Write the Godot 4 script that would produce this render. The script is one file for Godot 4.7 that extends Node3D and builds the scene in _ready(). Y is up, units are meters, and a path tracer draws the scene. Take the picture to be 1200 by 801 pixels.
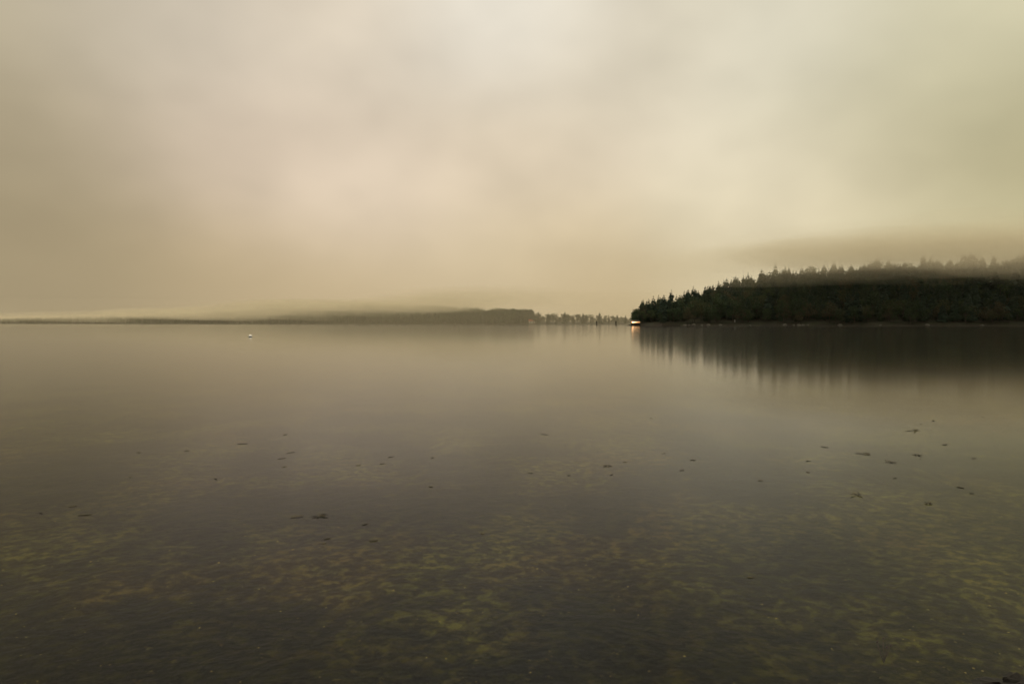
extends Node3D
# A calm lake under low cloud: shallow weedy margin in front, a wooded hill on the right, a far shore in mist.

var rng := RandomNumberGenerator.new()
var used := {}

# ------------------------------------------------------------------ helpers
func lin(r: float, g: float, b: float) -> Color:
	return Color(r, g, b).linear_to_srgb()

func mat(c: Color, rough := 0.9) -> StandardMaterial3D:
	var m := StandardMaterial3D.new()
	m.albedo_color = c
	m.roughness = rough
	m.metallic_specular = 0.3
	return m

func vmat(rough := 0.9) -> StandardMaterial3D:
	var m := mat(Color.WHITE, rough)
	m.vertex_color_use_as_albedo = true
	return m

func numbered(called: String) -> String:
	if not used.has(called):
		used[called] = 0
		return called
	used[called] += 1
	return "%s_%03d" % [called, used[called]]

func tag(o: Node3D, label: String, category: String, group := "") -> void:
	o.set_meta("label", label)
	o.set_meta("category", category)
	if group != "":
		o.set_meta("group", group)

func thing(called: String, at: Vector3, turn := 0.0) -> Node3D:
	var o := Node3D.new()
	o.name = numbered(called)
	add_child(o)
	o.position = at
	o.rotation.y = turn
	return o

func part(called: String, mesh: Mesh, m: Material, parent: Node3D) -> MeshInstance3D:
	var o := MeshInstance3D.new()
	o.name = called
	o.mesh = mesh
	o.material_override = m
	parent.add_child(o, true)
	return o

func top(called: String, mesh: Mesh, m: Material, at := Vector3.ZERO) -> MeshInstance3D:
	var o := MeshInstance3D.new()
	o.name = numbered(called)
	o.mesh = mesh
	o.material_override = m
	add_child(o)
	o.position = at
	return o

func st() -> SurfaceTool:
	var s := SurfaceTool.new()
	s.begin(Mesh.PRIMITIVE_TRIANGLES)
	return s

func tri(s: SurfaceTool, a: Vector3, b: Vector3, c: Vector3) -> void:
	s.add_vertex(a)
	s.add_vertex(b)
	s.add_vertex(c)

func quad(s: SurfaceTool, a: Vector3, b: Vector3, c: Vector3, d: Vector3) -> void:
	tri(s, a, b, c)
	tri(s, a, c, d)

# box with chamfered look is not needed at these distances: plain closed box, outward faces clockwise
func box(s: SurfaceTool, c: Vector3, size: Vector3, turn := 0.0) -> void:
	var h := size / 2.0
	var b := Basis(Vector3.UP, turn)
	var p := []
	for k in 8:
		p.append(c + b * Vector3(h.x if k & 1 else -h.x, h.y if k & 2 else -h.y, h.z if k & 4 else -h.z))
	for f in [[4, 6, 7, 5], [1, 3, 2, 0], [0, 2, 6, 4], [5, 7, 3, 1], [2, 3, 7, 6], [0, 4, 5, 1]]:
		quad(s, p[f[0]], p[f[1]], p[f[2]], p[f[3]])

func tube(s: SurfaceTool, a: Vector3, b: Vector3, ra: float, rb: float, n := 8, caps := true) -> void:
	var d := (b - a).normalized()
	var u := d.cross(Vector3(0.31, 0.2, 0.93)).normalized()
	var v := d.cross(u)
	for i in n:
		var t0 := TAU * i / n
		var t1 := TAU * (i + 1) / n
		var e0 := u * cos(t0) + v * sin(t0)
		var e1 := u * cos(t1) + v * sin(t1)
		quad(s, a + e0 * ra, a + e1 * ra, b + e1 * rb, b + e0 * rb)
		if caps:
			tri(s, b, b + e0 * rb, b + e1 * rb)
			tri(s, a, a + e1 * ra, a + e0 * ra)

func lathe(s: SurfaceTool, prof: Array, n := 20) -> void:
	for k in prof.size() - 1:
		var p: Vector2 = prof[k]
		var q: Vector2 = prof[k + 1]
		for i in n:
			var t0 := TAU * i / n
			var t1 := TAU * (i + 1) / n
			quad(s, Vector3(cos(t0) * p.x, p.y, sin(t0) * p.x), Vector3(cos(t0) * q.x, q.y, sin(t0) * q.x), Vector3(cos(t1) * q.x, q.y, sin(t1) * q.x), Vector3(cos(t1) * p.x, p.y, sin(t1) * p.x))

func done(s: SurfaceTool, smooth := false) -> ArrayMesh:
	if smooth:
		s.index()
	s.generate_normals()
	return s.commit()

# ragged stone: a squashed, noisy sphere
func stone(sd: int, rough := 0.35, n := 10) -> ArrayMesh:
	var f := FastNoiseLite.new()
	f.seed = sd
	f.frequency = 0.9
	var s := st()
	s.set_smooth_group(-1)
	var at := func(i: int, j: int) -> Vector3:
		var th := PI * j / n
		var ph := TAU * (i % (2 * n)) / (2 * n)
		var d := Vector3(sin(th) * cos(ph), cos(th), sin(th) * sin(ph))
		return d * (1.0 + rough * f.get_noise_3dv(d * 1.3) * 2.0 + rough * 0.4 * f.get_noise_3dv(d * 4.0))
	for j in n:
		for i in 2 * n:
			quad(s, at.call(i, j), at.call(i, j + 1), at.call(i + 1, j + 1), at.call(i + 1, j))
	return done(s)

# ------------------------------------------------------------------ the sky
func make_sky() -> PanoramaSkyMaterial:
	# soft masses of cloud: [azimuth, elevation in degrees, sRGB colour]
	var masses := [
		[-36.8, 20.7, 174, 163, 137], [-36.2, 12.8, 173, 159, 130], [-36.2, 4.4, 163, 148, 118], [-36.2, 0.7, 160, 144, 113],
		[-26.4, 21.2, 209, 198, 180], [-21.6, 13.8, 205, 187, 166], [-11.1, 10.2, 232, 214, 191], [-21.6, 3.1, 188, 168, 133],
		[-13.8, 21.0, 217, 204, 184], [0.3, 23.8, 237, 230, 215], [0.3, 5.3, 216, 199, 166], [10.0, 20.0, 214, 203, 180],
		[20.6, 21.5, 224, 218, 197], [36.4, 20.1, 209, 203, 172], [36.4, 7.2, 206, 196, 153], [36.5, 12.7, 152, 146, 107],
		[20.6, 10.4, 243, 232, 206], [20.6, 5.5, 216, 201, 163], [5.8, 1.9, 190, 168, 127], [1.6, 13.8, 219, 203, 178],
		[-10.0, 2.2, 196, 175, 136], [30.0, 16.0, 203, 196, 166], [30.0, 9.0, 213, 202, 168],
	]
	for m in masses:
		var c := Color8(m[2], m[3], m[4]).srgb_to_linear()
		m.append(Vector3(c.r, c.g, c.b))
	# all round: dim at the horizon, brightest overhead, as under even cloud: [elevation, linear colour]
	var steps := [[0.0, Vector3(0.36, 0.28, 0.165)], [5.0, Vector3(0.42, 0.34, 0.215)], [11.0, Vector3(0.5, 0.43, 0.29)], [20.0, Vector3(0.62, 0.55, 0.41)], [40.0, Vector3(0.92, 0.84, 0.68)], [90.0, Vector3(1.25, 1.15, 0.95)]]
	var f := FastNoiseLite.new()
	f.seed = 11
	f.frequency = 1.7
	f.fractal_octaves = 3
	var w := 1024
	var h := 512
	var im := Image.create_empty(w, h, false, Image.FORMAT_RGBF)
	for y in h:
		var el := 90.0 - (y + 0.5) / h * 180.0
		var k := 0
		while k < steps.size() - 2 and el > steps[k + 1][0]:
			k += 1
		var t := clampf((el - steps[k][0]) / (steps[k + 1][0] - steps[k][0]), 0.0, 1.0)
		var base: Vector3 = steps[k][1].lerp(steps[k + 1][1], t)
		for x in w:
			var az := (x + 0.5) / w * 360.0
			az = az if az < 180.0 else az - 360.0
			var sum := base * 0.06
			var n := 0.06
			if absf(az) < 75.0 and el > -2.0 and el < 44.0:
				for m in masses:
					var da: float = (az - m[0]) / 6.3
					var de: float = (el - m[1]) / 4.0
					var g := exp(-0.5 * (da * da + de * de))
					sum += m[5] * g
					n += g
			var e := deg_to_rad(el)
			var a := deg_to_rad(az)
			var d := Vector3(cos(e) * sin(a), 1.6 * sin(e), -cos(e) * cos(a))
			var puff := 1.0 + (0.11 * f.get_noise_3dv(d * 1.6) + 0.07 * f.get_noise_3dv(d * 4.3 + Vector3(7, 3, 1))) * smoothstep(0.0, 8.0, el)
			sum = sum / n * puff
			im.set_pixel(x, y, Color(sum.x, sum.y, sum.z))
	var m2 := PanoramaSkyMaterial.new()
	m2.panorama = ImageTexture.create_from_image(im)
	return m2

# ------------------------------------------------------------------ land forms (metres)
func table(pts: Array, x: float) -> float:
	if x <= pts[0][0]:
		return pts[0][1]
	for k in pts.size() - 1:
		if x < pts[k + 1][0]:
			return lerpf(pts[k][1], pts[k + 1][1], (x - pts[k][0]) / (pts[k + 1][0] - pts[k][0]))
	return pts[-1][1]

const RIDGE := [[70, 2.0], [84, 6.0], [95, 10.0], [115, 13.0], [150, 19.0], [200, 24.0], [250, 27.5], [300, 30.0], [400, 34.0], [600, 38.0], [1500, 40.0]]
var land := FastNoiseLite.new()

# metres inland from the hill's waterline, negative out in the lake
func inland(x: float, z: float) -> float:
	var front := -440.0 + 0.16 * (x - 78.0) + 9.0 * land.get_noise_2d(x * 1.3, 0.0) - z
	var side := x - 75.0 * (-z / 440.0) + 3.0 * land.get_noise_2d(0.0, z)
	var k := 14.0
	var hh := clampf(0.5 + 0.5 * (side - front) / k, 0.0, 1.0)
	return lerpf(side, front, hh) - k * hh * (1.0 - hh)

func hill_height(x: float, z: float) -> float:
	var s := inland(x, z)
	if s < 0.0:
		return maxf(-5.0, s * 0.12)
	var bank := minf(s * 0.16, 0.6) + 1.6 * smoothstep(3.0, 7.0, s)
	return bank + table(RIDGE, x) * smoothstep(2.0, 105.0, s) + 1.2 * land.get_noise_2d(x * 2.0, z * 2.0) * smoothstep(6.0, 30.0, s)

# far shore: waterline as distance ahead for a bearing (x / distance)
const FAR := [[-1.1, 3700.0], [-0.75, 3000.0], [-0.5, 2100.0], [-0.3, 1500.0], [-0.19, 1250.0], [0.02, 970.0], [0.2, 900.0], [0.5, 880.0]]
const FAR_HILL := [[-1.1, 8.0], [-0.75, 8.0], [-0.5, 14.0], [-0.35, 24.0], [-0.2, 25.0], [-0.08, 15.0], [0.0, 7.0], [0.05, 4.0], [0.5, 4.0]]

func far_height(b: float, s: float, x: float, z: float) -> float:
	if s < 0.0:
		return s * 0.1
	return minf(s * 0.1, 1.2) + table(FAR_HILL, b) * smoothstep(8.0, 240.0, s) + 1.5 * land.get_noise_2d(x, z) * smoothstep(20.0, 60.0, s)

func bed_height(x: float, z: float, lumps: FastNoiseLite) -> float:
	var d := -z
	var y: float
	if d < 2.2:
		y = lerpf(0.5, -0.13, smoothstep(-3.0, 2.2, d))
	else:
		y = -0.13 - 0.035 * (d - 2.2) - 0.0009 * (d - 2.2) * (d - 2.2)
	y = maxf(y, -6.0)
	if d < 30.0 and absf(x) < 30.0:
		y += 0.035 * lumps.get_noise_2d(x, z) + 0.014 * lumps.get_noise_2d(x * 5.0 + 40.0, z * 5.0)
	return y

# ------------------------------------------------------------------ sheets over a grid of lines
func lines(lo: float, hi: float, fine_lo: float, fine_hi: float, step: float, grow: float) -> PackedFloat32Array:
	var a := PackedFloat32Array()
	var v := fine_lo
	while v < fine_hi:
		a.append(v)
		v += step
	a.append(fine_hi)
	var w := step
	v = fine_hi
	while v < hi:
		w *= grow
		v = minf(v + w, hi)
		a.append(v)
	var b := PackedFloat32Array()
	w = step
	v = fine_lo
	while v > lo:
		w *= grow
		v = maxf(v - w, lo)
		b.append(v)
	b.reverse()
	b.append_array(a)
	return b

func sheet(xs: PackedFloat32Array, zs: PackedFloat32Array, height: Callable, tint = null) -> ArrayMesh:
	var nx := xs.size()
	var nz := zs.size()
	var v := PackedVector3Array()
	var nn := PackedVector3Array()
	var cc := PackedColorArray()
	var idx := PackedInt32Array()
	v.resize(nx * nz)
	nn.resize(nx * nz)
	for j in nz:
		for i in nx:
			v[j * nx + i] = height.call(xs[i], zs[j])
	for j in nz:
		for i in nx:
			var dx := v[j * nx + mini(i + 1, nx - 1)] - v[j * nx + maxi(i - 1, 0)]
			var dz := v[mini(j + 1, nz - 1) * nx + i] - v[maxi(j - 1, 0) * nx + i]
			var n := dz.cross(dx).normalized()
			nn[j * nx + i] = n if n.y > 0.0 else -n
	if tint != null:
		cc.resize(nx * nz)
		for k in nx * nz:
			cc[k] = tint.call(v[k])
	var up := (v[nx] - v[0]).cross(v[1] - v[0]).y > 0.0
	for j in nz - 1:
		for i in nx - 1:
			var a := j * nx + i
			if up:
				idx.append_array([a, a + 1, a + nx, a + 1, a + nx + 1, a + nx])
			else:
				idx.append_array([a, a + nx, a + 1, a + 1, a + nx, a + nx + 1])
	var arr := []
	arr.resize(Mesh.ARRAY_MAX)
	arr[Mesh.ARRAY_VERTEX] = v
	arr[Mesh.ARRAY_NORMAL] = nn
	arr[Mesh.ARRAY_INDEX] = idx
	if tint != null:
		arr[Mesh.ARRAY_COLOR] = cc
	var m := ArrayMesh.new()
	m.add_surface_from_arrays(Mesh.PRIMITIVE_TRIANGLES, arr)
	return m

func noise_texture(sd: int, freq: float, ramp: Array, size := 1024, normal := false, octaves := 5, gain := 0.5) -> NoiseTexture2D:
	var f := FastNoiseLite.new()
	f.seed = sd
	f.frequency = freq
	f.fractal_octaves = octaves
	f.fractal_gain = gain
	var t := NoiseTexture2D.new()
	t.width = size
	t.height = size
	t.seamless = true
	t.noise = f
	t.as_normal_map = normal
	if normal:
		t.bump_strength = 4.0
	if ramp:
		var g := Gradient.new()
		g.offsets = PackedFloat32Array(ramp.map(func(r): return r[0]))
		g.colors = PackedColorArray(ramp.map(func(r): return r[1]))
		t.color_ramp = g
	return t

# ------------------------------------------------------------------ trees
# a conifer of height 1: whorls of drooping, ragged boughs round a tapering trunk
func conifer_crown(sd: int, slim: float) -> ArrayMesh:
	rng.seed = sd
	var s := st()
	var whorls := 24
	var lean := Vector3(rng.randf_range(-0.015, 0.015), 0, rng.randf_range(-0.015, 0.015))
	for k in whorls:
		var t := (k + rng.randf_range(-0.4, 0.4)) / whorls
		var y := lerpf(0.1, 0.985, t)
		var r := slim * (pow(1.0 - clampf(t, 0.0, 1.0), 0.75) * 0.19 + 0.008) * (0.55 + 0.45 * smoothstep(-0.1, 0.18, t))
		var n := 7 if t < 0.8 else 5
		for i in n:
			if rng.randf() < 0.1:
				continue
			var a := TAU * (i + rng.randf_range(-0.4, 0.4)) / n + k * 1.7
			var l := r * rng.randf_range(0.6, 1.3)
			var out := Vector3(cos(a), 0, sin(a))
			var side := Vector3(-sin(a), rng.randf_range(-0.5, 0.5), cos(a)) * l * rng.randf_range(0.28, 0.46)
			var p0 := Vector3(0, y, 0) + lean * y
			var p1 := p0 + out * l * 0.55 + Vector3(0, rng.randf_range(-0.01, 0.012) - l * 0.1, 0)
			var p2 := p0 + out * l + Vector3(0, -l * rng.randf_range(0.25, 0.6), 0)
			var hang := Vector3(0, -l * rng.randf_range(0.12, 0.34), 0)
			tri(s, p0, p1 + side, p1 - side)
			tri(s, p1 + side, p2, p1 - side)
			tri(s, p0, p1 + hang, p2)
			tri(s, p1 + side, p1 + side * 0.7 + hang, p2)
			tri(s, p1 - side, p2, p1 - side * 0.7 + hang)
	tri(s, Vector3(-0.008, 0.95, 0) + lean, Vector3(0, 1.0, 0) + lean, Vector3(0.008, 0.95, 0) + lean)
	tri(s, Vector3(0, 0.95, -0.008) + lean, Vector3(0, 1.0, 0) + lean, Vector3(0, 0.95, 0.008) + lean)
	return done(s)

func conifer_trunk() -> ArrayMesh:
	var s := st()
	tube(s, Vector3(0, -0.04, 0), Vector3(0, 0.4, 0), 0.014, 0.009, 6, false)
	tube(s, Vector3(0, 0.4, 0), Vector3(0, 0.97, 0), 0.009, 0.001, 6, false)
	return done(s)

# a broadleaf tree of height 1: leaf sprays spread through uneven lobes
func broadleaf(sd: int, wide: float) -> Array:
	rng.seed = sd
	var lobes := []
	for k in 11:
		var a := rng.randf() * TAU
		var y := rng.randf_range(0.3, 0.86)
		var reach := wide * 0.26 * sqrt(maxf(0.05, 1.0 - pow((y - 0.5) / 0.5, 2.0))) * rng.randf_range(0.4, 1.1)
		lobes.append([Vector3(cos(a) * reach, y, sin(a) * reach), rng.randf_range(0.1, 0.17) * wide])
	lobes.append([Vector3(0, 0.84, 0), 0.12 * wide])
	var s := st()
	for l in lobes:
		for i in 62:
			var d := Vector3(rng.randfn(), rng.randfn(), rng.randfn()).normalized()
			var p: Vector3 = l[0] + d * l[1] * pow(rng.randf(), 0.4) * Vector3(1.15, 0.85, 1.15)
			p.y = clampf(p.y, 0.06, 1.0)
			var q := rng.randf_range(0.018, 0.036)
			var u := Vector3(rng.randfn(), rng.randfn() * 0.5, rng.randfn()).normalized() * q
			var v := u.cross(Vector3(rng.randfn(), rng.randfn(), rng.randfn())).normalized() * q * 0.7
			tri(s, p - u, p + v, p + u)
			tri(s, p - u, p + u, p - v)
	var w := st()
	tube(w, Vector3(0, -0.04, 0), Vector3(0.01, 0.35, 0), 0.02, 0.014, 6, false)
	for l in lobes:
		tube(w, Vector3(0.01, rng.randf_range(0.22, 0.36), 0), l[0], 0.009, 0.003, 5, false)
	return [done(s), done(w)]

var conifers := []
var broadleaves := []
var green := []
var leafy := []
var bark: StandardMaterial3D

func tree(kind: String, variant: int, at: Vector3, h: float, shade: int, label: String, group: String) -> void:
	var name_ := "conifer_tree" if kind == "conifer" else "broadleaf_tree"
	var o := thing(name_, at, fmod(variant * 2.4 + at.x * 1.7, TAU))
	o.scale = Vector3(h, h, h)
	var set_: Array = conifers[variant % conifers.size()] if kind == "conifer" else broadleaves[variant % broadleaves.size()]
	var tints: Array = green if kind == "conifer" else leafy
	part("crown", set_[0], tints[shade % tints.size()], o)
	part("trunk", set_[1], bark, o)
	tag(o, label, "tree", group)

func wood(called: String, mesh: Mesh, m: Material, places: Array, label: String) -> void:
	if places.is_empty():
		return
	var mm := MultiMesh.new()
	mm.transform_format = MultiMesh.TRANSFORM_3D
	mm.mesh = mesh
	mm.instance_count = places.size()
	for k in places.size():
		mm.set_instance_transform(k, places[k])
	var o := MultiMeshInstance3D.new()
	o.name = numbered(called)
	o.multimesh = mm
	o.material_override = m
	add_child(o)
	o.set_meta("kind", "stuff")
	tag(o, label, "woodland")

# ------------------------------------------------------------------ mist
func bank(at: Vector3, size: Vector3, density: float, label: String, turn := 0.0) -> void:
	var f := FogVolume.new()
	f.name = numbered("low_cloud")
	f.shape = RenderingServer.FOG_VOLUME_SHAPE_ELLIPSOID
	f.size = size
	var m := FogMaterial.new()
	m.density = density
	m.albedo = lin(0.98, 0.875, 0.625)
	f.material = m
	add_child(f)
	f.position = at
	f.rotation.y = turn
	f.set_meta("kind", "stuff")
	tag(f, label, "mist", "banks of low cloud")

func _ready() -> void:
	land.seed = 5
	land.frequency = 0.02
	# camera
	var cam := Camera3D.new()
	cam.name = "camera"
	cam.position = Vector3(0, 1.5, 0)
	cam.rotation_degrees = Vector3(-1.53, 0, 0)
	cam.fov = 53.0
	cam.near = 0.05
	cam.far = 30000.0
	add_child(cam)
	cam.current = true
	# sky, air, exposure
	var env := Environment.new()
	env.background_mode = Environment.BG_SKY
	env.sky = Sky.new()
	env.sky.sky_material = make_sky()
	env.background_energy_multiplier = 1.0
	env.tonemap_mode = Environment.TONE_MAPPER_LINEAR
	env.tonemap_exposure = 1.0
	env.fog_enabled = true
	env.fog_density = 0.000016
	env.fog_light_color = lin(0.95, 0.86, 0.66)
	env.volumetric_fog_enabled = true
	env.volumetric_fog_density = 0.0
	env.sdfgi_enabled = true
	env.ssao_enabled = true
	env.ssil_enabled = true
	var we := WorldEnvironment.new()
	we.name = "environment"
	we.environment = env
	add_child(we)
	# the sun behind the cloud, high ahead
	var sun := DirectionalLight3D.new()
	sun.name = "sun"
	sun.rotation_degrees = Vector3(-72, 172, 0)
	sun.light_energy = 0.5
	sun.light_angular_distance = 40.0
	sun.light_color = Color(1.0, 0.93, 0.8)
	sun.shadow_enabled = true
	add_child(sun)

	build_setting()
	build_trees()
	build_mist()
	build_shore_things()
	build_margin()

# ------------------------------------------------------------------ setting
var lumps := FastNoiseLite.new()

func build_setting() -> void:
	# water: one sheet, fine near the camera
	var water := StandardMaterial3D.new()
	water.resource_name = "water"
	water.albedo_color = Color(1, 1, 1, 0)
	water.transparency = BaseMaterial3D.TRANSPARENCY_ALPHA
	water.refraction_enabled = true
	water.refraction_scale = 0.0122
	water.roughness = 0.082
	water.metallic_specular = 0.5
	water.normal_enabled = true
	water.normal_texture = noise_texture(3, 0.012, [], 1024, true, 4)
	water.normal_scale = 0.006
	water.uv1_triplanar = true
	water.uv1_world_triplanar = true
	water.uv1_scale = Vector3(0.012, 0.05, 0.05)
	var wx := lines(-5200, 5200, -8, 8, 2.0, 1.25)
	var wz := lines(-5200, 1.6, -14, 1.6, 1.5, 1.25)
	var o := top("lake_water", sheet(wx, wz, func(x, z): return Vector3(x, 0, z)), water)
	o.set_meta("kind", "structure")
	tag(o, "calm mirror-like lake water clear and shallow in the foreground", "water")
	# bed: weedy mud and silt, olive, brown and pale patches
	lumps.seed = 21
	lumps.frequency = 0.9
	lumps.fractal_octaves = 4
	var patch := FastNoiseLite.new()
	patch.seed = 4
	patch.frequency = 0.5
	patch.fractal_octaves = 4
	var spot := FastNoiseLite.new()
	spot.seed = 9
	spot.frequency = 2.6
	spot.fractal_gain = 0.62
	spot.fractal_octaves = 5
	var tint := func(p: Vector3) -> Color:
		var a := patch.get_noise_2d(p.x, p.z * 0.8)
		var b := spot.get_noise_2d(p.x, p.z)
		var c := patch.get_noise_2d(p.x * 0.6 + 90.0, p.z * 0.6)
		var shore := smoothstep(-3.9, -2.6, p.z + 0.9 * c)
		var mud := Color(0.015, 0.0142, 0.002)
		var algae := Color(0.054, 0.049, 0.006)
		var rust := Color(0.064, 0.046, 0.008)
		var k := smoothstep(-0.28, 0.34, a * 1.05 + b * 0.65 - 0.3 * shore)
		var col := mud.lerp(algae.lerp(rust, smoothstep(0.05, 0.3, c)), k)
		return col.lerp(Color(0.085, 0.078, 0.014), smoothstep(0.3, 0.5, a + b * 0.4) * 0.7)
	var bed := vmat(1.0)
	bed.albedo_texture = noise_texture(8, 0.0062, [[0.0, Color(0.26, 0.26, 0.2)], [0.38, Color(0.42, 0.42, 0.35)], [0.52, Color(0.68, 0.68, 0.6)], [0.68, Color(0.98, 0.98, 0.9)], [1.0, Color(1, 1, 1)]], 2048, false, 8, 0.68)
	bed.uv1_triplanar = true
	bed.uv1_world_triplanar = true
	bed.uv1_scale = Vector3(0.55, 0.55, 0.55)
	bed.heightmap_enabled = true
	bed.heightmap_texture = noise_texture(14, 0.02, [])
	bed.heightmap_scale = 2.5
	var bx := lines(-6000, 6000, -8.5, 8.5, 0.06, 1.12)
	var bz := lines(-6000, 8.0, -13.0, -1.6, 0.06, 1.12)
	o = top("lake_bed", sheet(bx, bz, func(x, z): return Vector3(x, bed_height(x, z, lumps), z), tint), bed)
	o.set_meta("kind", "structure")
	tag(o, "weedy olive brown lake bed seen through shallow water", "lake bed")
	# silt in the water
	var silt := FogVolume.new()
	silt.name = "silt_haze"
	silt.shape = RenderingServer.FOG_VOLUME_SHAPE_BOX
	silt.size = Vector3(600, 8, 300)
	var sm := FogMaterial.new()
	sm.density = 0.12
	sm.albedo = Color(0, 0, 0)
	silt.material = sm
	add_child(silt)
	silt.position = Vector3(0, -4.003, -149)
	silt.set_meta("kind", "stuff")
	tag(silt, "brown silt clouding the lake water", "silt")
	# wooded hill
	var ground := vmat(1.0)
	var hx := lines(40, 1500, 60, 340, 4.0, 1.2)
	var hz := lines(-1500, -340, -580, -380, 3.0, 1.2)
	var soil := func(p: Vector3) -> Color:
		var k := 0.8 + 0.4 * land.get_noise_2d(p.x * 4.0, p.z * 4.0)
		if p.y < 1.0:
			return Color(0.032, 0.03, 0.022) * k
		return Color(0.022, 0.024, 0.013) * k
	o = top("wooded_hill", sheet(hx, hz, func(x, z): return Vector3(x, hill_height(x, z), z), soil), ground)
	o.set_meta("kind", "structure")
	tag(o, "dark wooded hill rising from the lake with narrow stony beach", "hill")
	# far shore
	var fb := PackedFloat32Array()
	var fs := PackedFloat32Array([-60, -20, -5, 0, 4, 12, 25, 50, 90, 140, 200, 280, 420, 700])
	for k in 140:
		fb.append(lerpf(-1.05, 0.42, k / 139.0))
	o = top("far_shore", sheet(fb, fs, far_point, soil), ground)
	o.set_meta("kind", "structure")
	tag(o, "low far shore across the lake rising into mist", "shore")

func far_point(b: float, s: float) -> Vector3:
	var d := table(FAR, b) + s + 12.0 * land.get_noise_2d(b * 900.0, 7.0)
	var x := b * d
	return Vector3(x, far_height(b, s, x, -d), -d)

# ------------------------------------------------------------------ woods
func build_trees() -> void:
	bark = mat(lin(0.05, 0.042, 0.034), 1.0)
	for k in 6:
		conifers.append([conifer_crown(100 + k, [1.25, 1.0, 1.5, 1.15, 1.7, 0.95][k]), conifer_trunk()])
	for k in 5:
		broadleaves.append(broadleaf(200 + k, [1.0, 1.25, 0.9, 1.15, 1.05][k]))
	for c in [[0.015, 0.03, 0.018], [0.018, 0.033, 0.017], [0.014, 0.028, 0.019], [0.021, 0.034, 0.017]]:
		var m := mat(lin(c[0], c[1], c[2]), 0.9)
		m.backlight_enabled = true
		m.backlight = lin(c[0] * 0.6, c[1] * 0.6, c[2] * 0.5)
		green.append(m)
	for c in [[0.022, 0.037, 0.017], [0.034, 0.039, 0.018], [0.027, 0.042, 0.018], [0.04, 0.037, 0.021], [0.02, 0.035, 0.017]]:
		var m := mat(lin(c[0], c[1], c[2]), 0.9)
		m.backlight_enabled = true
		m.backlight = lin(c[0] * 0.8, c[1] * 0.8, c[2] * 0.6)
		leafy.append(m)
	rng.seed = 77
	var r := RandomNumberGenerator.new()
	r.seed = 77
	# hill: row after row from the water up to the ridge
	var more := [[], [], [], []]
	var n_con := 0
	var n_leaf := 0
	var gx := 72.0
	while gx < 470.0:
		var back := 4.0
		while back < 130.0:
			var x := gx + r.randf_range(-4.5, 4.5)
			var z := -440.0 + 0.16 * (x - 78.0) - back + r.randf_range(-4.0, 4.0)
			var s := inland(x, z)
			var pick := r.randf()
			var hk := r.randf_range(0.6, 1.0) + 0.42 * pow(r.randf(), 2.2)
			var v := r.randi() % 60
			if s > 3.5:
				var at := Vector3(x, hill_height(x, z) - 0.2, z)
				var low := smoothstep(80.0, 120.0, x)
				var leaf := s < 9.0 or (pick < 0.45 and s < 45.0) or pick < 0.32
				var h := 0.9 * hk * (lerpf(10.0, 12.0, low) if s < 9.0 else (lerpf(11.0, 15.0, low) if leaf else lerpf(15.0, 18.5, low)))
				var where := "behind the lit boathouse" if x < 97.0 else "above the dark jetty" if x < 125.0 else "beside the white marker post" if x < 160.0 else "on the middle of the wooded hill" if x < 240.0 else "on the high cloudy end of the wooded hill"
				var up := "low on the slope" if s < 35.0 else "halfway up the slope" if s < 75.0 else "along the crest"
				if x < 335.0 and ((leaf and n_leaf < 300) or (not leaf and n_con < 290)):
					if leaf:
						n_leaf += 1
						if s < 9.0:
							tree("leaf", v, at, h, v, "low rounded tree at the waterline " + where, "waterline trees " + where)
						else:
							tree("leaf", v, at, h, v, "rounded broadleaf tree " + up + " " + where, "broadleaf trees " + up + " " + where)
					else:
						n_con += 1
						tree("conifer", v, at, h, v, "dark pointed conifer " + up + " " + where, "conifers " + up + " " + where)
				else:
					more[(v % 2) + (0 if leaf else 2)].append(Transform3D(Basis(Vector3.UP, v).scaled(Vector3(h, h, h)), at))
			back += 6.6 if back > 12.0 else 5.0
		gx += 6.3
	wood("hill_woodland", broadleaves[0][0], leafy[0], more[0], "broadleaf mass continuing the wooded hill")
	wood("hill_woodland", broadleaves[3][0], leafy[4], more[1], "darker broadleaf mass continuing the wooded hill")
	wood("hill_woodland", conifers[0][0], green[0], more[2], "conifer mass continuing the wooded hill")
	wood("hill_woodland", conifers[4][0], green[2], more[3], "darker conifer mass continuing the wooded hill")
	# the two spires at the point
	tree("conifer", 1, Vector3(85.5, hill_height(85.5, -452), -452), 14.0, 0, "slim conifer spire above rounded trees at the point, by the lit boathouse", "")
	tree("conifer", 3, Vector3(90.5, hill_height(90.5, -455), -455), 16.0, 2, "taller conifer spire second from the point of the wooded hill", "")
	# far shore: single trees on its low end, a mass elsewhere
	var far := [[], [], []]
	for k in 62:
		var b := lerpf(0.02, 0.178, (k + r.randf_range(0.1, 0.9)) / 62.0)
		var s := r.randf_range(8.0, 40.0)
		var p := far_point(b, s)
		var hh := r.randf_range(8.0, 15.0) * lerpf(1.15, 0.85, smoothstep(0.02, 0.17, b))
		if k % 5 == 2:
			tree("conifer", k, p, hh * 1.35, k, "hazy conifer on the low far shore", "hazy conifers on the far shore")
		else:
			tree("leaf", k, p, hh, k, "hazy rounded tree on the low far shore", "hazy rounded trees on the far shore")
	for k in 2600:
		var b := lerpf(-1.0, 0.03, pow(r.randf(), 0.55))
		var s := 10.0 + 230.0 * r.randf()
		var p := far_point(b, s)
		var hh := r.randf_range(12.0, 22.0)
		far[k % 3].append(Transform3D(Basis(Vector3.UP, k).scaled(Vector3(hh, hh, hh)), p))
	wood("far_woodland", conifers[2][0], green[1], far[0], "far conifer woodland on the misty shore across the lake")
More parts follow.
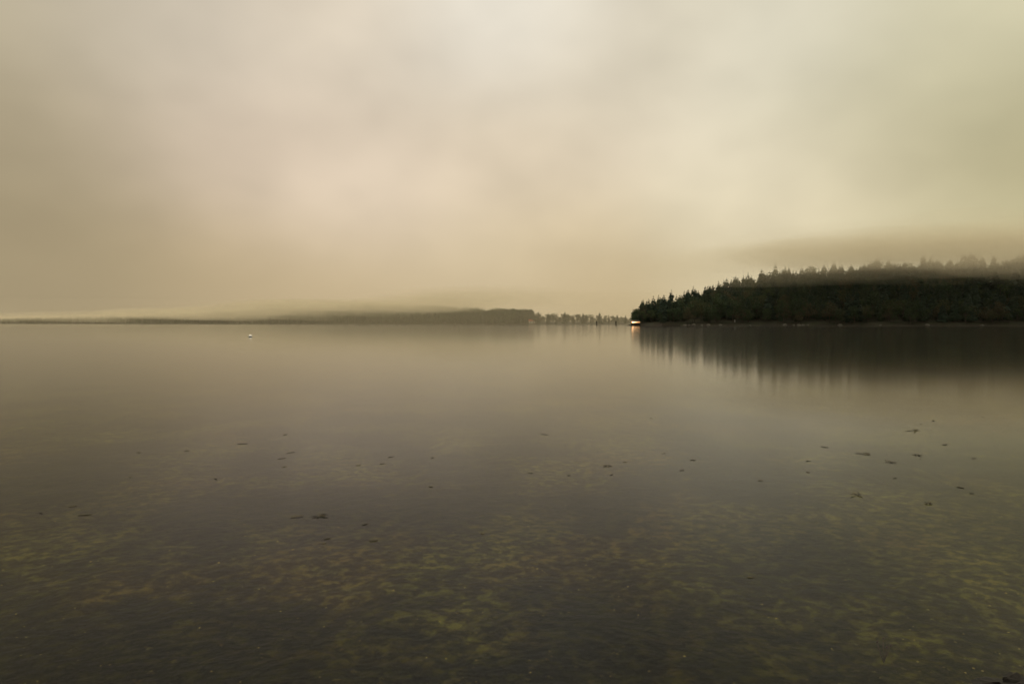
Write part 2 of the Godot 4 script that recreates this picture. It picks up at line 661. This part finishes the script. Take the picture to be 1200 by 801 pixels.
	wood("far_woodland", broadleaves[1][0], leafy[0], far[1], "far broadleaf woodland on the misty shore across the lake")
	wood("far_woodland", conifers[4][0], green[2], far[2], "far dark conifer woodland on the misty shore across the lake")

func build_mist() -> void:
	# ragged cloud sitting on the hill, lower and thicker towards its high end
	var r := RandomNumberGenerator.new()
	r.seed = 23
	for k in 48:
		var t := (k + r.randf()) / 48.0
		var x := lerpf(135.0, 500.0, t)
		var lift := lerpf(0.7, 1.0, smoothstep(120.0, 250.0, x))
		var z := -440.0 + 0.16 * (x - 78.0) - r.randf_range(-20.0, 85.0)
		var high := sqrt(r.randf())
		var low := (17.0 + 29.0 * high) * lift
		var tall := r.randf_range(55.0, 67.0) * lift - low
		bank(Vector3(x, low + tall * 0.5, z), Vector3(r.randf_range(110, 230), tall, r.randf_range(60, 120)), 0.0019 * r.randf_range(0.6, 1.3) * lerpf(0.3, 1.25, high) * lerpf(0.3, 1.0, smoothstep(135.0, 260.0, x)), "low cloud veiling the crest of the wooded hill", r.randf_range(-0.3, 0.3))
	# ragged mist along the far shore, and a thin sheet on the open water before it
	for k in 34:
		var bearing := lerpf(-0.95, 0.0, pow((k + r.randf()) / 34.0, 0.75))
		var d := table(FAR, bearing) + r.randf_range(-120.0, 120.0)
		var size := Vector3(r.randf_range(170, 400), r.randf_range(22, 42), r.randf_range(150, 320)) * Vector3(d / 1200.0, 1.0, d / 1200.0)
		var y := lerpf(28.0, 36.0, smoothstep(-0.45, -0.2, bearing)) + r.randf_range(-9.0, 8.0)
		bank(Vector3(bearing * d, y, -d), size, 0.0015 * r.randf_range(0.6, 1.3) * lerpf(0.25, 1.0, smoothstep(-0.75, -0.28, bearing)), "mist veiling the far shore across the lake", r.randf_range(0.2, 0.7))
	bank(Vector3(60, 6, -770), Vector3(760, 62, 300), 0.001, "thin mist lying on open water before the low far trees")
	bank(Vector3(-1000, 4, -1480), Vector3(2100, 46, 460), 0.0004, "thin mist lying on open water where the far shore fades out", 0.55)
	bank(Vector3(-420, 6, -960), Vector3(1500, 56, 420), 0.0002, "thin mist lying on open water before the far wooded shore", 0.55)

# ------------------------------------------------------------------ built things along the shores
func build_shore_things() -> void:
	var timber := mat(lin(0.035, 0.03, 0.024), 0.9)
	var dark := mat(lin(0.03, 0.03, 0.03), 0.85)
	var white := mat(lin(0.75, 0.74, 0.7), 0.5)
	# boathouse at the point: dark walls over the water, a lit band of windows under the roof
	var b := thing("boathouse", Vector3(80.2, 0, -444.5), -0.1)
	b.scale = Vector3.ONE * 0.82
	tag(b, "small dark boathouse with glowing orange window band at the point", "boathouse")
	var s := st()
	box(s, Vector3(0, 0.55, 0), Vector3(7.6, 0.25, 5.4))
	part("deck", done(s), timber, b)
	for x in [-3.4, -1.1, 1.1, 3.4]:
		for z in [-2.3, 2.3]:
			s = st()
			tube(s, Vector3(x, -2.0, z), Vector3(x, 0.43, z), 0.16, 0.14)
			part("pile", done(s), timber, b)
	s = st()
	box(s, Vector3(0, 1.6, 2.0), Vector3(6.6, 1.86, 0.14))
	box(s, Vector3(0, 2.1, -2.0), Vector3(6.6, 2.84, 0.14))
	for x in [-3.23, 3.23]:
		box(s, Vector3(x, 2.1, 0), Vector3(0.14, 2.84, 3.84))
	part("wall", done(s), timber, b)
	s = st()
	var e := [Vector3(-4.0, 3.5, 2.8), Vector3(4.0, 3.5, 2.8), Vector3(4.0, 3.5, -2.8), Vector3(-4.0, 3.5, -2.8), Vector3(-1.8, 4.7, 0), Vector3(1.8, 4.7, 0)]
	quad(s, e[0], e[4], e[5], e[1])
	quad(s, e[2], e[5], e[4], e[3])
	tri(s, e[1], e[5], e[2])
	tri(s, e[3], e[4], e[0])
	quad(s, e[0], e[1], e[2], e[3])
	part("roof", done(s), dark, b)
	var glow := [[1.0, 0.5, 0.21, 8.0], [1.0, 0.55, 0.27, 4.0], [1.0, 0.52, 0.23, 2.4], [1.0, 0.5, 0.2, 1.4], [1.0, 0.42, 0.12, 1.1]]
	for k in 5:
		var x := -2.5 + 1.25 * k
		var w := part("window", BoxMesh.new(), null, b)
		var g := mat(lin(0.3, 0.25, 0.2), 0.4)
		g.emission_enabled = true
		g.emission = lin(glow[k][0], glow[k][1], glow[k][2])
		g.emission_energy_multiplier = glow[k][3]
		w.mesh.size = Vector3(1.16, 0.8, 0.05)
		w.material_override = g
		w.position = Vector3(x, 2.95, 1.98)
		s = st()
		box(s, Vector3(0.62, 0, 0.04), Vector3(0.07, 0.84, 0.09))
		part("mullion", done(s), timber, w)
	for k in 2:
		var l := AreaLight3D.new()
		l.name = "window_light"
		l.area_size = [Vector2(1.2, 0.7), Vector2(4.6, 0.7)][k]
		l.light_energy = [1.1, 0.8][k]
		l.light_color = [Color(1.0, 0.78, 0.55), Color(1.0, 0.68, 0.38)][k]
		l.shadow_enabled = true
		b.add_child(l, true)
		l.position = Vector3([-2.5, 0.62][k], 2.95, 2.12)
		l.rotation.y = PI
	# mooring dolphins off the point
	for k in 2:
		var d := thing("mooring_piles", Vector3([66.1, 80.6][k], 0, [-536.0, -531.0][k]), k * 1.1)
		tag(d, ["lone dark cluster of mooring piles standing in open lake water", "dark cluster of mooring piles in the water next to the wooded point"][k], "piles", "mooring piles off the point")
		for i in 3:
			var a := TAU * i / 3.0
			s = st()
			tube(s, Vector3(cos(a) * 0.75, -4, sin(a) * 0.75), Vector3(cos(a) * 0.26, 3.2 + 0.25 * i, sin(a) * 0.26), 0.2, 0.17, 10)
			part("pile", done(s), timber, d)
		s = st()
		tube(s, Vector3(0, 2.55, 0), Vector3(0, 2.9, 0), 0.62, 0.6, 14)
		part("band", done(s), dark, d)
	# jetty below the hill
	var j := thing("jetty", Vector3(101, 0, -434.5), 0.05)
	tag(j, "low dark timber jetty at the foot of the wooded hill", "jetty")
	s = st()
	box(s, Vector3(0, 1.15, 0), Vector3(11.5, 0.3, 2.6))
	part("deck", done(s), timber, j)
	s = st()
	box(s, Vector3(0, 2.05, -1.1), Vector3(11.5, 0.12, 0.12))
	for i in 6:
		box(s, Vector3(-5.6 + 2.24 * i, 1.66, -1.1), Vector3(0.14, 0.7, 0.14))
	part("railing", done(s), timber, j)
	for i in 6:
		for z in [-1.0, 1.0]:
			s = st()
			tube(s, Vector3(-5.4 + 2.16 * i, -2.5, z), Vector3(-5.4 + 2.16 * i, 1.02, z), 0.17, 0.15)
			part("pile", done(s), timber, j)
	# white post on the bank
	var p := thing("marker_post", Vector3(141, hill_height(141, -433.5) - 0.1, -433.5))
	tag(p, "small white marker post on the bank of the wooded hill", "post")
	s = st()
	tube(s, Vector3.ZERO, Vector3(0, 1.3, 0), 0.09, 0.08, 10)
	part("post", done(s), white, p)
	s = st()
	lathe(s, [Vector2(0.15, 1.27), Vector2(0.15, 1.5), Vector2(0.001, 1.65)], 12)
	part("cap", done(s), white, p)
	# far house with a red roof
	var h := thing("house", far_point(0.0305, 14.0) + Vector3(0, 0.1, 0), 0.12)
	tag(h, "small pale house with reddish roof among far shore trees", "house")
	s = st()
	box(s, Vector3(0, 1.9, 0), Vector3(11, 3.8, 7))
	part("wall", done(s), mat(lin(0.5, 0.45, 0.38), 0.8), h)
	s = st()
	var q := [Vector3(-6, 3.81, 4), Vector3(6, 3.81, 4), Vector3(6, 3.81, -4), Vector3(-6, 3.81, -4), Vector3(-6, 6.3, 0), Vector3(6, 6.3, 0)]
	quad(s, q[0], q[4], q[5], q[1])
	quad(s, q[2], q[5], q[4], q[3])
	tri(s, q[1], q[5], q[2])
	tri(s, q[3], q[4], q[0])
	quad(s, q[0], q[1], q[2], q[3])
	part("roof", done(s), mat(lin(0.32, 0.1, 0.055), 0.8), h)
	for x in [-3.6, 0.0, 3.6]:
		s = st()
		box(s, Vector3(x, 2.1, 3.52), Vector3(1.5, 1.4, 0.08))
		part("window", done(s), mat(lin(0.02, 0.022, 0.024), 0.1), h)
	# mooring buoy
	var by := thing("mooring_buoy", Vector3(-29.8, 0, -78.0))
	by.scale = Vector3.ONE * 0.72
	tag(by, "small white mooring buoy with dark lower half floating alone", "buoy")
	s = st()
	s.set_smooth_group(0)
	lathe(s, [Vector2(0.001, -0.2), Vector2(0.18, -0.16), Vector2(0.27, -0.06), Vector2(0.29, 0.02), Vector2(0.285, 0.09)])
	part("hull", done(s), mat(lin(0.03, 0.03, 0.035), 0.5), by)
	s = st()
	s.set_smooth_group(0)
	lathe(s, [Vector2(0.285, 0.09), Vector2(0.265, 0.18), Vector2(0.2, 0.27), Vector2(0.1, 0.325), Vector2(0.03, 0.34), Vector2(0.001, 0.34)])
	part("cap", done(s), mat(lin(0.85, 0.84, 0.8), 0.35), by)
	s = st()
	for k in 10:
		var a0 := PI * k / 10.0
		var a1 := PI * (k + 1) / 10.0
		tube(s, Vector3(cos(a0) * 0.06, 0.33 + sin(a0) * 0.09, 0), Vector3(cos(a1) * 0.06, 0.33 + sin(a1) * 0.09, 0), 0.014, 0.014, 6)
	part("ring", done(s), mat(lin(0.2, 0.2, 0.2), 0.4), by)
	# pale boulders on the beach
	var rock := mat(lin(0.1, 0.095, 0.08), 0.95)
	for k in 16:
		var x: float = [110, 113, 116, 121, 124.5, 131, 149, 170, 176, 178.5, 181, 184, 203, 224, 251, 280][k]
		var z := -440.0 + 0.16 * (x - 78.0) + 2.0
		for i in 60:
			if inland(x, z) > 1.2 + (k % 3) * 0.5:
				break
			z -= 0.25
		var o := top("shore_boulder", stone(300 + k % 5, 0.35, 6), rock, Vector3(x, hill_height(x, z) + 0.2, z))
		var sz := [0.9, 0.6, 1.2, 0.7, 1.0][k % 5] as float
		o.scale = Vector3(sz * 1.3, sz * 0.7, sz)
		o.rotation.y = k * 1.3
		tag(o, "pale grey boulder on the narrow beach below the wooded hill", "boulder", "beach boulders")

# ------------------------------------------------------------------ the weedy margin in front
func scatter(called: String, meshes: Array, m: Material, n: int, sd: int, size: Vector2, cols: Array, label: String, category: String, keep: Callable, sink: float) -> void:
	var r := RandomNumberGenerator.new()
	r.seed = sd
	for g in meshes.size():
		var tr := []
		var cl := []
		for i in n:
			var d := 1.9 + 11.0 * pow(r.randf(), 1.25)
			var x := r.randf_range(-1.0, 1.0) * (d * 0.84 + 0.6)
			var k := r.randf()
			var s := lerpf(size.x, size.y, r.randf() * r.randf())
			var turn := r.randf() * TAU
			var c: Color = cols[r.randi() % cols.size()]
			c = c * r.randf_range(0.7, 1.3)
			if k > keep.call(x, -d):
				continue
			var y := bed_height(x, -d, lumps)
			if y + s * sink > -0.01:
				continue
			tr.append(Transform3D(Basis(Vector3.UP, turn).scaled(Vector3(s, s * r.randf_range(0.6, 1.2), s)), Vector3(x, y - 0.003, -d)))
			cl.append(c)
		var mm := MultiMesh.new()
		mm.transform_format = MultiMesh.TRANSFORM_3D
		mm.use_colors = true
		mm.mesh = meshes[g]
		mm.instance_count = tr.size()
		for i in tr.size():
			mm.set_instance_transform(i, tr[i])
			mm.set_instance_color(i, cl[i])
		var o := MultiMeshInstance3D.new()
		o.name = numbered(called)
		o.multimesh = mm
		o.material_override = m
		add_child(o)
		o.set_meta("kind", "stuff")
		tag(o, label, category)

# a low tuft of soft filaments lying along the bed
func tuft(sd: int) -> ArrayMesh:
	var r := RandomNumberGenerator.new()
	r.seed = sd
	var s := st()
	for k in 11:
		var a := r.randf() * TAU
		var o := Vector3(cos(a), 0, sin(a))
		var side := Vector3(-sin(a), 0, cos(a)) * r.randf_range(0.04, 0.11)
		var l := r.randf_range(0.4, 1.0)
		var p0 := o * 0.05
		var p1 := o * l * 0.5 + Vector3(0, r.randf_range(0.12, 0.3), 0)
		var p2 := o * l + Vector3(0, r.randf_range(0.0, 0.16), 0) + side * 2.0
		quad(s, p0 - side * 0.5, p1 - side, p1 + side, p0 + side * 0.5)
		tri(s, p1 - side, p2, p1 + side)
	return done(s)

func blade(s: SurfaceTool, r: RandomNumberGenerator, from: Vector3, a: float, l: float, w: float, bend: float) -> void:
	var p := from
	var n := 7
	for k in n:
		var t0 := float(k) / n
		var t1 := float(k + 1) / n
		var a1 := a + bend * t1
		var q := p + Vector3(cos(a1), 0, sin(a1)) * l / n + Vector3(0, r.randf_range(-0.0015, 0.0015), 0)
		var w0 := w * sqrt(maxf(0.0, sin(PI * clampf(t0, 0.03, 0.97))))
		var w1 := w * sqrt(maxf(0.0, sin(PI * clampf(t1, 0.03, 0.97))))
		var s0 := Vector3(-sin(a1), 0, cos(a1))
		var th := Vector3(0, 0.0018, 0)
		var c := [p - s0 * w0, q - s0 * w1, q + s0 * w1, p + s0 * w0]
		quad(s, c[0] + th, c[1] + th, c[2] + th, c[3] + th)
		quad(s, c[3] - th, c[2] - th, c[1] - th, c[0] - th)
		quad(s, c[0] - th, c[1] - th, c[1] + th, c[0] + th)
		quad(s, c[2] - th, c[3] - th, c[3] + th, c[2] + th)
		p = q

func build_margin() -> void:
	var soft := vmat(1.0)
	var clump := FastNoiseLite.new()
	clump.seed = 31
	clump.frequency = 1.1
	clump.fractal_octaves = 3
	var weedy := func(x: float, z: float) -> float: return smoothstep(-0.05, 0.4, clump.get_noise_2d(x, z))
	var tufts := []
	for k in 4:
		tufts.append(tuft(400 + k))
	scatter("bed_weed", tufts, soft, 5000, 51, Vector2(0.008, 0.034), [Color(0.05, 0.044, 0.01), Color(0.034, 0.03, 0.007), Color(0.06, 0.054, 0.014), Color(0.05, 0.034, 0.007), Color(0.02, 0.018, 0.005)], "olive brown weed tufts carpeting the shallow lake bed", "weed", weedy, 0.25)
	var grit := func(x: float, z: float) -> float: return 0.25 + 0.75 * smoothstep(0.0, 0.4, clump.get_noise_2d(x * 1.7 + 50.0, z * 1.7))
	scatter("shell_grit", [stone(350, 0.4, 4), stone(351, 0.4, 4)], soft, 4500, 61, Vector2(0.0025, 0.0085), [Color(0.2, 0.15, 0.03), Color(0.13, 0.1, 0.03), Color(0.24, 0.19, 0.045), Color(0.09, 0.07, 0.02)], "pale yellow pebbles and shell bits strewn over the lake bed", "pebbles", grit, 1.0)
	# scraps of weed and leaves afloat: [x, z, length, kind: 0 blade, 1 leaf, 2 tangle]
	var afloat := [[-3.35, -8.51, 0.170, 0], [-3.06, -9.24, 0.115, 0], [-2.57, -7.95, 0.139, 0], [-2.55, -7.59, 0.132, 0], [-2.38, -7.14, 0.071, 0], [-1.35, -7.69, 0.134, 0], [-1.37, -7.31, 0.109, 0], [-1.62, -7.22, 0.072, 0], [-0.89, -7.64, 0.057, 1], [-2.85, -6.58, 0.098, 0], [-3.73, -6.66, 0.083, 0], [-4.35, -7.95, 0.059, 0], [-3.83, -8.05, 0.080, 0], [-3.60, -5.59, 0.084, 0], [-3.34, -5.34, 0.133, 0], [-3.73, -5.39, 0.067, 0], [-1.66, -5.29, 0.132, 0], [-1.50, -5.31, 0.093, 2], [-1.29, -4.74, 0.053, 1], [-1.28, -4.65, 0.058, 0], [-1.10, -5.09, 0.063, 0], [-0.95, -4.69, 0.082, 0], [-0.21, -4.86, 0.042, 1], [-0.75, -6.27, 0.047, 1], [0.46, -9.24, 0.161, 0], [2.22, -10.82, 0.108, 0], [0.19, -6.85, 0.085, 0], [1.02, -7.18, 0.080, 2], [1.24, -7.40, 0.092, 0], [0.99, -6.77, 0.067, 0], [0.56, -6.73, 0.050, 0], [1.76, -7.89, 0.069, 0], [1.99, -7.50, 0.065, 1], [1.75, -6.97, 0.078, 0], [2.38, -6.51, 0.065, 0], [3.80, -8.28, 0.144, 0], [3.24, -7.45, 0.065, 1], [3.00, -6.89, 0.060, 0], [4.07, -7.84, 0.137, 2], [4.11, -7.40, 0.101, 2], [5.62, -9.57, 0.262, 2], [6.12, -10.18, 0.089, 0], [6.51, -10.54, 0.105, 1], [7.57, -10.97, 0.082, 0], [5.36, -8.45, 0.084, 1], [4.63, -7.79, 0.087, 2], [4.55, -7.59, 0.085, 0], [4.11, -6.24, 0.070, 1], [3.47, -5.67, 0.057, 2], [3.02, -5.96, 0.148, 2], [4.07, -6.02, 0.052, 0], [5.15, -7.59, 0.057, 0], [1.41, -4.01, 0.040, 1], [3.72, -6.62, 0.066, 0]]
	var weed := [mat(lin(0.03, 0.025, 0.012), 0.8), mat(lin(0.075, 0.06, 0.028), 0.85), mat(lin(0.05, 0.042, 0.022), 0.8)]
	var r := RandomNumberGenerator.new()
	r.seed = 91
	for k in afloat.size():
		var f: Array = afloat[k]
		var l: float = f[2] * 0.88
		var at := Vector3(f[0], 0.003, f[1])
		var turn := r.randf_range(-1.2, 1.2)
		var s := st()
		if f[3] == 0:
			blade(s, r, Vector3(-l / 2, 0, 0), 0.0, l * 0.8, 0.0065, r.randf_range(-0.5, 0.5))
			var o := top("floating_weed_strand", done(s), weed[k % 3], at)
			o.rotation.y = turn
			tag(o, "dark narrow weed blade floating on the calm water", "weed", "floating weed blades")
		elif f[3] == 1:
			blade(s, r, Vector3(-l / 2, 0, 0), 0.0, l, l * 0.2, r.randf_range(-0.3, 0.3))
			var o := top("floating_leaf", done(s), weed[k % 3], at)
			o.rotation.y = turn
			tag(o, "small dark leaf floating flat on the calm water", "leaf", "floating leaves")
		else:
			var o := thing("floating_weed", at, turn)
			tag(o, "dark tangle of weed blades floating on the calm water", "weed", "floating weed tangles")
			for i in 5:
				s = st()
				var off := Vector3(r.randf_range(-0.25, 0.1) * l, 0.002 * i, r.randf_range(-0.12, 0.12) * l)
				blade(s, r, off, r.randf_range(-0.9, 0.9) + (PI if i % 2 else 0.0), l * r.randf_range(0.4, 0.75), 0.004 + 0.02 * l, r.randf_range(-0.8, 0.8))
				part("blade", done(s), weed[(k + i) % 3], o)
	# wet stones breaking the surface at the water's edge
	var wet := mat(lin(0.01, 0.009, 0.007), 0.8)
	for q in [[2.1, -2.79, 0.085, 0], [1.75, -2.76, 0.035, 1], [2.19, -2.71, 0.05, 2]]:
		var o := top("wet_stone", stone(360 + q[3], 0.5, 9), wet, Vector3(q[0], -0.01, q[1]))
		o.scale = Vector3(q[2] * 1.6, q[2] * 0.5, q[2])
		o.rotation.y = q[3] * 1.1
		tag(o, ["largest black wet stone breaking the shallow water near the shore", "small black wet stone standing apart in the shallow water", "small black wet stone touching the largest wet stone"][q[3]], "stone")
	# a dark sprig standing in the shallows
	var sp := thing("weed_sprig", Vector3(1.77, bed_height(1.77, -3.22, lumps), -3.22))
	tag(sp, "small dark reddish weed sprig poking up through shallow water", "weed")
	for i in 4:
		var s := st()
		var a := i * 1.7
		tube(s, Vector3.ZERO, Vector3(cos(a) * 0.03, 0.125 + 0.012 * i, sin(a) * 0.03), 0.0025, 0.0015, 5)
		var tip := Vector3(cos(a) * 0.03, 0.125 + 0.012 * i, sin(a) * 0.03)
		tube(s, tip, tip + Vector3(0.004, 0.016, 0), 0.006, 0.003, 6)
		part("stem", done(s), mat(lin(0.03, 0.012, 0.008), 0.7), sp)
